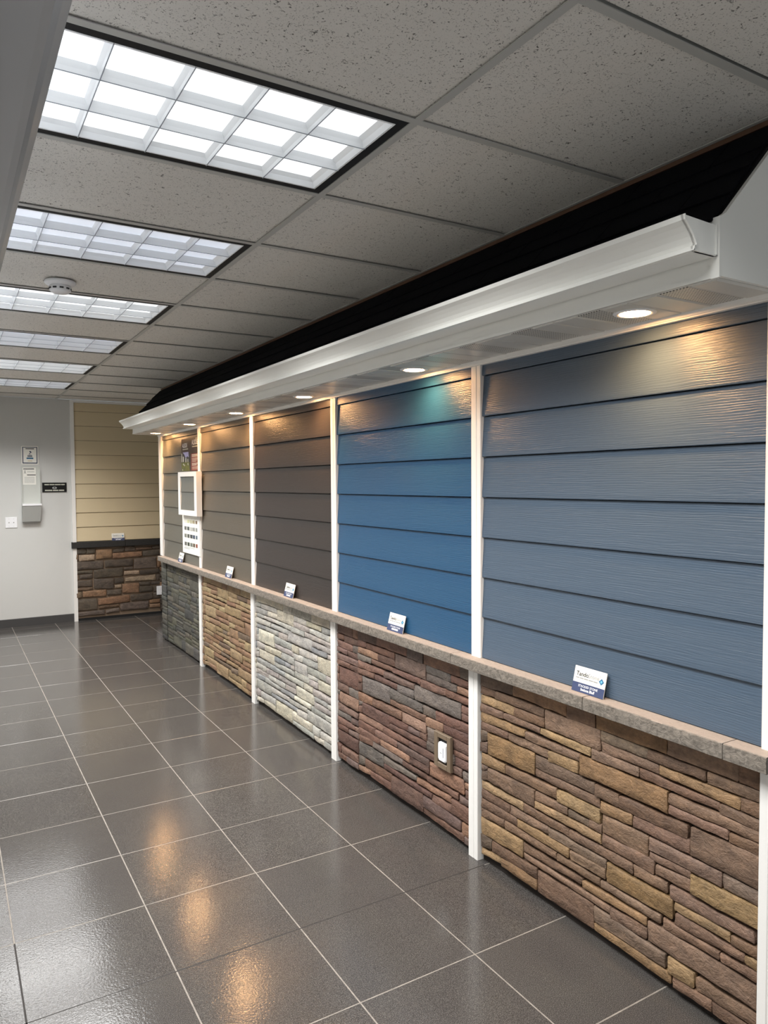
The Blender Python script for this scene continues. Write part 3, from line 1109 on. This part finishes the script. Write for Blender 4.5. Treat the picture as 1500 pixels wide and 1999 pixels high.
GP = [(0.5305, 2.293), (0.5305, 2.215), (0.450, 2.215), (0.4385, 2.2165), (0.4425, 2.228), (0.449, 2.231), (0.4455, 2.240), (0.438, 2.252), (0.428, 2.264), (0.417, 2.275),
      (0.408, 2.282), (0.4042, 2.285), (0.403, 2.298), (0.416, 2.298), (0.416, 2.291), (0.424, 2.280), (0.435, 2.268), (0.446, 2.253), (0.453, 2.238), (0.455, 2.221), (0.526, 2.219), (0.526, 2.293)]


def gutter(root, ya, yb, mat, f=lambda x: x):
    MB().extrude([(f(x), z) for x, z in GP], ya, yb, lambda u, v, a: (u, a, v)).build('trough', mat, root)
    cap = [(f(x), z) for x, z in GP[:13]]
    MB().extrude(cap, ya - 0.002, ya + 0.002, lambda u, v, a: (u, a, v)).build('end_cap', mat, root)
    MB().extrude(cap, yb - 0.002, yb + 0.002, lambda u, v, a: (u, a, v)).build('end_cap', mat, root)
    rim = MB()
    for (xa, za), (xb, zb) in zip(cap[:-1], cap[1:]):
        dx, dz = xb - xa, zb - za
        l = math.hypot(dx, dz)
        nx_, nz_ = -dz / l * 0.003, dx / l * 0.003
        rim.extrude([(xa, za), (xb, zb), (xb - nx_, zb - nz_), (xa - nx_, za - nz_)], ya - 0.007, ya + 0.004, lambda u, v, a: (u, a, v))
    rim.build('cap_flange', mat, root)


g = empty('gutter', (0, 0, 0))
tag(g, 'long white K-style gutter on the eave above the siding samples', 'gutter')
gutter(g, EY0 - 0.002, EY1, M['gutter'])

# ------------------------------------------------------------------ near left eave
MX = 2 * -0.296
mir = lambda x: MX - x
o = empty('gutter', (0, 0, 0))
tag(o, 'white gutter cropped at the upper left, close above the camera', 'gutter')
gutter(o, -2.4, EY1, M['gutter_shaded'], mir)
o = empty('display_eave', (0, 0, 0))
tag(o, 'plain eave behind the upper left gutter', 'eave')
MB().box(mir(0.552), mir(0.535), -2.4, EY1, 2.160, 2.312).build('fascia', M['gutter_shaded'], o)
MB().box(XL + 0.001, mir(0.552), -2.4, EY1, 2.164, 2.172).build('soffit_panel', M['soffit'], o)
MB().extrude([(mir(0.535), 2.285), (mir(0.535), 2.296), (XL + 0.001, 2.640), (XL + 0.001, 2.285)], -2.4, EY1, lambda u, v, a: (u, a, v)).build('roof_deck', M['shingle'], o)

# ------------------------------------------------------------------ recessed lights in the soffit
can = empty('recessed_light')
MB().lathe([(0.040, 0.004), (0.047, -0.002), (0.060, -0.003), (0.064, 0.0), (0.064, 0.004)], n=40).build('trim_ring', M['plastic'], can, smooth=True)
MB().disc((0, 0), 0.046, -0.0015, 0.003, 40).build('lamp_disc', M['can_glow'], can)
L = bpy.data.lights.new('can_light', 'AREA')
L.shape = 'DISK'
L.size = 0.085
L.energy = CAN_W
L.color = (1.0, 0.60, 0.28)
L.spread = math.radians(CAN_SPREAD)
lo = bpy.data.objects.new('lamp', L)
COL.objects.link(lo)
lo.parent = can
lo.location = (0, 0, -0.005)
CL = ['warm recessed light nearest the camera, above the slate panel', 'warm recessed light above the blue panel', 'warm recessed light above the brown panel',
      'warm recessed light above the taupe panel', 'warm recessed light above the poster, second from the far end', 'warm recessed light at the far end of the soffit']
for i, (x, y) in enumerate(((0.664, -0.199), (0.690, 1.066), (0.690, 2.258), (0.680, 3.413), (0.672, 4.564), (0.690, 5.82))):
    o = can if i == 0 else copy_tree(can)
    o.location = (x, y, 2.1595)
    tag(o, CL[i], 'recessed light', 'recessed lights in the soffit')

# ------------------------------------------------------------------ sample name cards
def card(mat, label, name2, w=0.148, h=0.090):
    root = empty('name_card', mat=mat)
    tag(root, label, 'card', 'sample name cards on the ledges')
    MB().box(-w / 2, w / 2, 0, h, -0.003, 0.0).build('board', M['paper'], root)
    MB().box(-w / 2, w / 2, 0, h * 0.37, 0.0, 0.0006).build('lower_band', M['navy'], root)
    text('brand_text', 'Tando', h * 0.245, M['print'], root, (-w * 0.43, h * 0.635, 0.0008), 0.0003, sx=1.02)
    text('brand_text', 'Stone', h * 0.245, M['print_grey'], root, (-w * 0.048, h * 0.635, 0.0008), 0.0, sx=1.02)
    text('brand_mark', '®', h * 0.09, M['print_grey'], root, (w * 0.305, h * 0.78, 0.0008))
    b = MB(); bars(b, -w * 0.43, w * 0.29, h * 0.53, h * 0.045, 0.0004, 5, 0.2, (3, 9))
    b.build('small_print', M['print_grey'], root)
    dx, dy, s = w * 0.375, h * 0.62, h * 0.13
    MB().extrude([(dx - s, dy), (dx, dy - s), (dx + s, dy), (dx, dy + s)], 0.0002, 0.0008, lambda u, v, a: (u, v, a)).build('diamond_logo', M['teal'], root)
    MB().extrude([(dx - s * .45, dy), (dx, dy - s * .45), (dx + s * .45, dy), (dx, dy + s * .45)], 0.0008, 0.0011, lambda u, v, a: (u, v, a)).build('diamond_centre', M['teal_light'], root)
    text('product_text', 'STACKED STONE', h * 0.125, M['print_white'], root, (0, h * 0.215, 0.0008), 0.0001, 'CENTER', 1.0, 1.05)
    if name2:
        text('colour_text', name2, h * 0.145, M['print_white'], root, (0, h * 0.075, 0.0008), 0.00025, 'CENTER')
    else:
        b = MB(); bars(b, -w * 0.2, w * 0.2, h * 0.08, h * 0.09, 0.0006, 8, 0.15, (4, 7))
        b.build('colour_text', M['print_white'], root)
    return root


TILT = -math.radians(14)
card(on_right_wall(0.780, 0.098, LT + 0.001, TILT), 'white and navy name card under the slate panel, nearest the camera', 'Sedona Bluff')
card(on_right_wall(0.780, 1.395, LT + 0.001, TILT), 'name card leaning on the blue panel', None)
card(on_right_wall(0.780, 2.735, LT + 0.001, TILT), 'name card leaning on the dark brown panel', None)
card(on_right_wall(0.780, 3.935, LT + 0.001, TILT), 'name card leaning on the taupe panel', None)
card(on_right_wall(0.778, 5.325, LT + 0.001, TILT), 'name card beside the colour chip board, farthest on the long ledge', None)
card(on_back_wall(0.667, YB - 0.050, 0.956, TILT), 'name card on the black ledge in front of cream siding', None)

# ------------------------------------------------------------------ poster, framed sample, colour board on the far panel
po = empty('poster', mat=on_right_wall(0.803, 5.005, 1.905))
tag(po, 'dark maroon brochure poster with a house photograph at the top of the far panel', 'poster')
W2, H2 = 0.297, 0.137
MB().box(-W2, W2, -H2, H2 + 0.03, -0.004, 0.0).build('board', M['brown_black'], po)
MB().box(0.02, W2, -H2, 0.02, 0.0, 0.0004).build('text_panel', M['maroon'], po)
pp = lambda name, mat, pts, z=0.0006: MB().extrude(pts, 0.0002, z, lambda u, v, a: (u, v, a)).build(name, M[mat], po)
pp('photo_ground', 'green_print', [(-W2, -H2), (-0.03, -H2), (-0.03, -0.055), (-W2, -0.055)])
pp('photo_house', 'slate_print', [(-W2, -0.055), (-0.01, -0.055), (-0.02, 0.025), (-W2, 0.025)])
pp('photo_sky', 'sky_print', [(-0.25, 0.04), (-0.06, 0.04), (-0.05, -0.01), (-0.10, 0.0), (-0.15, -0.015), (-0.19, 0.015)], 0.0009)
for (a, b, c, d) in ((-0.29, -0.27, -0.05, 0.03), (-0.245, -0.215, -0.05, 0.0), (-0.16, -0.13, -0.055, -0.015), (-0.09, -0.07, -0.055, -0.025)):
    pp('photo_post', 'stone_print', [(a, c), (b, c), (b, d), (a, d)], 0.0011)
rr = random.Random(4)
for i in range(14):
    x, y = rr.uniform(-W2 + .02, -0.05), rr.uniform(-H2 + 0.01, -0.07)
    s = rr.uniform(.008, .018)
    pp('photo_shrub', rr.choice(['slate_print', 'stone_print', 'green_print']), [(x - s, y), (x, y - s * .6), (x + s, y), (x, y + s * .7)], 0.0011)
for (x, y, s) in ((-0.26, 0.085, 0.055), (0.05, 0.10, 0.062)):
    text('poster_title', 'ALSIDE', s, M['print_white'], po, (x, y, 0.0006), 0.0009, sx=0.95)
    b = MB(); bars(b, x + 0.01, x + 0.19, y - 0.022, 0.010, 0.0004, 3)
    b.build('poster_subtitle', M['stone_print'], po)
b = MB(); bars(b, 0.17, 0.26, 0.148, 0.010, 0.0004, 2); b.build('poster_note', M['stone_print'], po)
b = MB()
for i, (y, h, x1) in enumerate(((0.004, 0.008, 0.26), (-0.010, 0.009, 0.23), (-0.026, 0.004, 0.26), (-0.036, 0.004, 0.25), (-0.046, 0.004, 0.2), (-0.056, 0.004, 0.18),
                                (-0.076, 0.008, 0.24), (-0.09, 0.009, 0.2), (-0.105, 0.004, 0.26), (-0.115, 0.004, 0.25), (-0.124, 0.003, 0.22))):
    bars(b, 0.05, x1, y, h, 0.0006, 20 + i)
b.build('poster_text', M['stone_print'], po)

fr = empty('framed_sample', mat=on_right_wall(0.7990, 4.949, 1.5575))
tag(fr, 'white box frame around a grey siding sample, between poster and colour board', 'framed sample')
m = MB()
FW, FH, DP = 0.293, 0.200, 0.049
ox0, ox1, oy0, oy1 = -0.223, 0.223, -0.1525, 0.1575
m.box(-FW, ox0, -FH, FH, 0, DP).box(ox1, FW, -FH, FH, 0, DP).box(ox0, ox1, -FH, oy0, 0, DP).box(ox0, ox1, oy1, FH, 0, DP)
m.build('frame', M['white_trim'], fr)
for (a, b) in ((oy0, 0.016), (0.016, oy1)):
    pts = [(0.044, a), (0.044, a + 0.008), (0.036, b - 0.001), (0.0, b - 0.001), (0.0, a)]
    MB().extrude(pts, ox0, ox1, lambda u, v, x: (x, v, u)).build('siding_plank', SIDE['sample'], fr)

cb = empty('colour_board', mat=on_right_wall(0.803, 4.995, 1.171))
tag(cb, 'white colour board with rows of small siding chips beneath the framed sample', 'colour board')
MB().box(-0.288, 0.275, -0.176, 0.178, -0.003, 0.006).build('board', M['paper'], cb)
MB().box(0.205, 0.275, -0.176, 0.178, 0.006, 0.010).build('side_strip', M['white_trim'], cb)
CH = [[(226, 222, 210), (206, 206, 164), (192, 186, 156), (164, 152, 122), (128, 106, 82)],
      [(96, 98, 94), (78, 84, 80), (178, 178, 172), (150, 150, 146), (140, 142, 138)],
      [(116, 118, 110), (82, 86, 80), (58, 64, 68), (72, 82, 100), (86, 102, 114)],
      [(92, 92, 88), (58, 66, 56), (112, 116, 108), (106, 96, 82), (128, 66, 48)]]
for ri, z in enumerate((1.297, 1.230, 1.160, 1.083)):
    for ci, y in enumerate((5.178, 5.085, 4.993, 4.911, 4.817)):
        c = CH[ri][ci]
        cm = plain('chip_%d_%d' % (ri, ci), c, 0.5)
        hh = 0.0165 if ri else 0.014
        MB().bevbox(-0.032, 0.032, -hh, hh, 0.006, 0.009, 0.0008).build('colour_chip', cm, cb, (4.995 - y, z - 1.171, 0))
b = MB(); bars(b, -0.24, -0.06, -0.135, 0.006, 0.006, 9); bars(b, -0.22, 0.1, -0.128 + 0.006, 0.004, 0.006, 12)
b.build('small_print', M['print_grey'], cb)

# ------------------------------------------------------------------ recessed outlet on the brown stone
ob_ = empty('outlet_box', mat=on_right_wall(0.800, 0.994, 0.404))
tag(ob_, 'taupe mounting frame set into the reddish brown stone', 'outlet box')
m = MB()
A, B_, a_, b_ = 0.0645, 0.082, 0.037, 0.058
for (x0, x1, y0, y1) in ((-A, -a_, -B_, B_), (a_, A, -B_, B_), (-a_, a_, -B_, -b_), (-a_, a_, b_, B_)):
    m.bevbox(x0, x1, y0, y1, -0.002, 0.013, 0.002)
m.build('bezel', M['bezel'], ob_)
MB().box(-a_, a_, -b_, b_, 0.0015, 0.0035).build('back_plate', M['black'], ob_)
dv = empty('plug_in_device', mat=on_right_wall(0.796, 0.990, 0.402))
tag(dv, 'white plug-in device with a side slot inside the taupe outlet frame', 'device')
q = MB()
w_, h_, c_ = 0.031, 0.044, 0.008
oct_ = lambda w, h, c: [(-w + c, -h), (w - c, -h), (w, -h + c), (w, h - c), (w - c, h), (-w + c, h), (-w, h - c), (-w, -h + c)]
q.v = [(x, y, 0.0) for x, y in oct_(w_, h_, c_)] + [(x, y, 0.010) for x, y in oct_(w_, h_, c_)] + [(x, y, 0.014) for x, y in oct_(w_ - .004, h_ - .004, c_)]
for k in (0, 8):
    for i in range(8):
        j = (i + 1) % 8
        q.f.append((k + i, k + j, k + 8 + j, k + 8 + i))
q.f.append(tuple(range(16, 24)))
q.f.append(tuple(reversed(range(8))))
q.build('housing', M['plastic'], dv)
MB().box(0.011, 0.0135, -0.022, 0.022, 0.0138, 0.0144).build('slot', M['navy'], dv)
MB().box(-0.012, -0.008, -0.006, -0.002, 0.0138, 0.0143).box(-0.006, 0.0, -0.006, -0.003, 0.0138, 0.0143).build('logo_print', M['print_grey'], dv)

# ------------------------------------------------------------------ things on the end wall
ce = empty('certificate', mat=on_back_wall(-0.291, YB - 0.001, 1.884, math.radians(3)))
tag(ce, 'white certificate with a dark blue border and torch emblem above the brochure holder', 'certificate')
MB().box(-0.09, 0.09, 0, 0.212, 0.0, 0.004).build('sheet', M['paper'], ce)
m = MB()
for (x0, x1, y0, y1) in ((-0.079, -0.070, 0.010, 0.202), (0.070, 0.079, 0.010, 0.202), (-0.070, 0.070, 0.010, 0.021), (-0.070, 0.070, 0.194, 0.202)):
    m.box(x0, x1, y0, y1, 0.004, 0.0045)
m.build('border', M['dark_blue'], ce)
MB().box(-0.045, 0.045, 0.176, 0.186, 0.004, 0.0045).build('heading_print', M['print'], ce)
MB().extrude([(-0.006, 0.150), (0.002, 0.158), (0.018, 0.144), (0.016, 0.136), (0.004, 0.132)], 0.004, 0.0046, lambda u, v, a: (u, v, a)).extrude(
    [(-0.008, 0.128), (0.006, 0.130), (0.002, 0.120), (-0.008, 0.119)], 0.004, 0.0046, lambda u, v, a: (u, v, a)).box(-0.014, 0.014, 0.110, 0.1135, 0.004, 0.0046).build('torch_emblem', M['dark_blue'], ce)
text('emblem_text', 'BBB', 0.030, M['dark_blue'], ce, (0, 0.086, 0.0046), 0.001, 'CENTER')
MB().box(-0.036, 0.036, 0.062, 0.079, 0.004, 0.0046).build('caption_bar', M['teal'], ce)
MB().box(-0.024, 0.024, 0.036, 0.043, 0.004, 0.0046).build('seal_line', M['tan_print'], ce)

bh = empty('brochure_holder', mat=on_back_wall(-0.288, YB - 0.001, 1.22))
tag(bh, 'frosted brochure holder with a grey pocket box at its foot on the end wall', 'brochure holder')
MB().box(-0.100, 0.100, 0.19, 0.645, 0.0, 0.004).build('back_panel', M['frost'], bh)
MB().box(0.094, 0.100, 0.19, 0.60, 0.004, 0.030).build('side_wall', M['frost'], bh)
MB().box(-0.100, -0.094, 0.19, 0.60, 0.004, 0.030).build('side_wall', M['frost'], bh)
m = MB()
m.v = [(-0.1, 0, 0), (0.1, 0, 0), (0.1, 0.2, 0), (-0.1, 0.2, 0), (-0.106, 0, 0.062), (0.088, 0, 0.062), (0.1, 0.185, 0.080), (-0.096, 0.185, 0.080)]
m.f = [(0, 1, 2, 3), (4, 5, 6, 7), (0, 1, 5, 4), (1, 2, 6, 5), (2, 3, 7, 6), (3, 0, 4, 7)]
m.build('pocket', M['grey_box'], bh)
MB().box(-0.100, 0.102, 0.185, 0.207, 0.0, 0.086).build('pocket_rim', M['plastic'], bh)
pg = empty('notice', mat=on_back_wall(-0.302, YB - 0.006, 1.648))
tag(pg, 'printed white notice sheet held on the frosted brochure holder', 'notice')
MB().box(-0.070, 0.070, 0, 0.198, 0.0, 0.001).build('sheet', M['paper'], pg)
m = MB().box(-0.062, 0.052, 0.178, 0.188, 0.001, 0.0014).box(-0.024, 0.068, 0.108, 0.118, 0.001, 0.0014)
m.box(-0.048, -0.042, 0.136, 0.166, 0.001, 0.0014).box(-0.056, -0.034, 0.134, 0.138, 0.001, 0.0014)
m.build('heading_print', M['print'], pg)
m = MB()
for i, y in enumerate((0.152, 0.144, 0.086, 0.077, 0.068, 0.056, 0.047, 0.038, 0.029, 0.02)):
    bars(m, -0.02 if y > 0.14 else -0.052, 0.055, y, 0.0035, 0.001, 40 + i)
m.build('body_print', M['print_grey'], pg)

pl = empty('plaque', mat=on_back_wall(-0.036, YB - 0.001, 1.6145))
tag(pl, 'small black plaque with white lettering beside the brochure holder', 'plaque')
MB().bevbox(-0.132, 0.132, -0.056, 0.056, 0.0, 0.012, 0.002).build('plate', M['black'], pl)
m = MB()
bars(m, -0.108, 0.112, 0.026, 0.013, 0.012, 61, 0.12, (4, 9))
bars(m, -0.104, 0.104, -0.043, 0.015, 0.012, 62, 0.15, (6, 9))
m.build('lettering', M['stone_print'], pl)
m = MB().extrude([(0.026 * math.cos(a) , -0.006 + 0.014 * math.sin(a)) for a in [2 * math.pi * i / 16 for i in range(16)]], 0.012, 0.0125, lambda u, v, a: (u, v, a))
m.build('crest', M['print_grey'], pl)
MB().extrude([(-0.012, -0.012), (0.012, -0.012), (0.006, 0.0), (0.0, 0.006), (-0.006, 0.0)], 0.0125, 0.013, lambda u, v, a: (u, v, a)).build('crest_centre', M['print'], pl)

sw = empty('wall_plate', mat=on_back_wall(-0.5015, YB - 0.001, 1.2125))
tag(sw, 'white double wall plate with two small jacks on the end wall', 'wall plate')
MB().bevbox(-0.0615, 0.0615, -0.0615, 0.0615, 0.0, 0.007, 0.003).build('plate', M['plastic'], sw)
for x in (-0.024, 0.024):
    MB().disc((x, 0), 0.006, 0.006, 0.011, 14).build('jack', M['grey_box'], sw)
    for y in (-0.042, 0.042):
        MB().disc((x, y), 0.0025, 0.006, 0.0078, 10).build('screw', M['print_grey'], sw)

ou = empty('outlet_cover', mat=on_back_wall(1.158, YB - 0.034, 0.298))
tag(ou, 'white outlet cover on the cut stone near the display wall corner', 'outlet cover')
MB().bevbox(-0.036, 0.036, -0.056, 0.056, 0.0, 0.012, 0.003).build('plate', M['plastic'], ou)
for y in (-0.022, 0.022):
    MB().bevbox(-0.016, 0.016, y - 0.014, y + 0.014, 0.011, 0.0135, 0.002).build('socket', M['plastic'], ou)

# ------------------------------------------------------------------ pieces that belong to one part of a thing go under that part
SUB = {'lower_band': ('product_text', 'colour_text'), 'board': ('colour_chip', 'small_print', 'brand_text', 'brand_mark', 'diamond_logo', 'diamond_centre'),
       'text_panel': ('poster_text',), 'cap': ('vent_slot',), 'plate': ('jack', 'screw', 'socket', 'lettering', 'crest', 'crest_centre'),
       'housing': ('slot', 'logo_print'), 'sheet': ('border', 'heading_print', 'body_print', 'torch_emblem', 'emblem_text', 'caption_bar', 'seal_line')}
for r_ in [o for o in COL.objects if o.type == 'EMPTY']:
    kids = list(r_.children)
    base = lambda o: o.name.split('.')[0]
    for p_ in kids:
        for k_ in kids:
            if base(k_) in SUB.get(base(p_), ()) and k_.parent == r_:
                k_.parent = p_
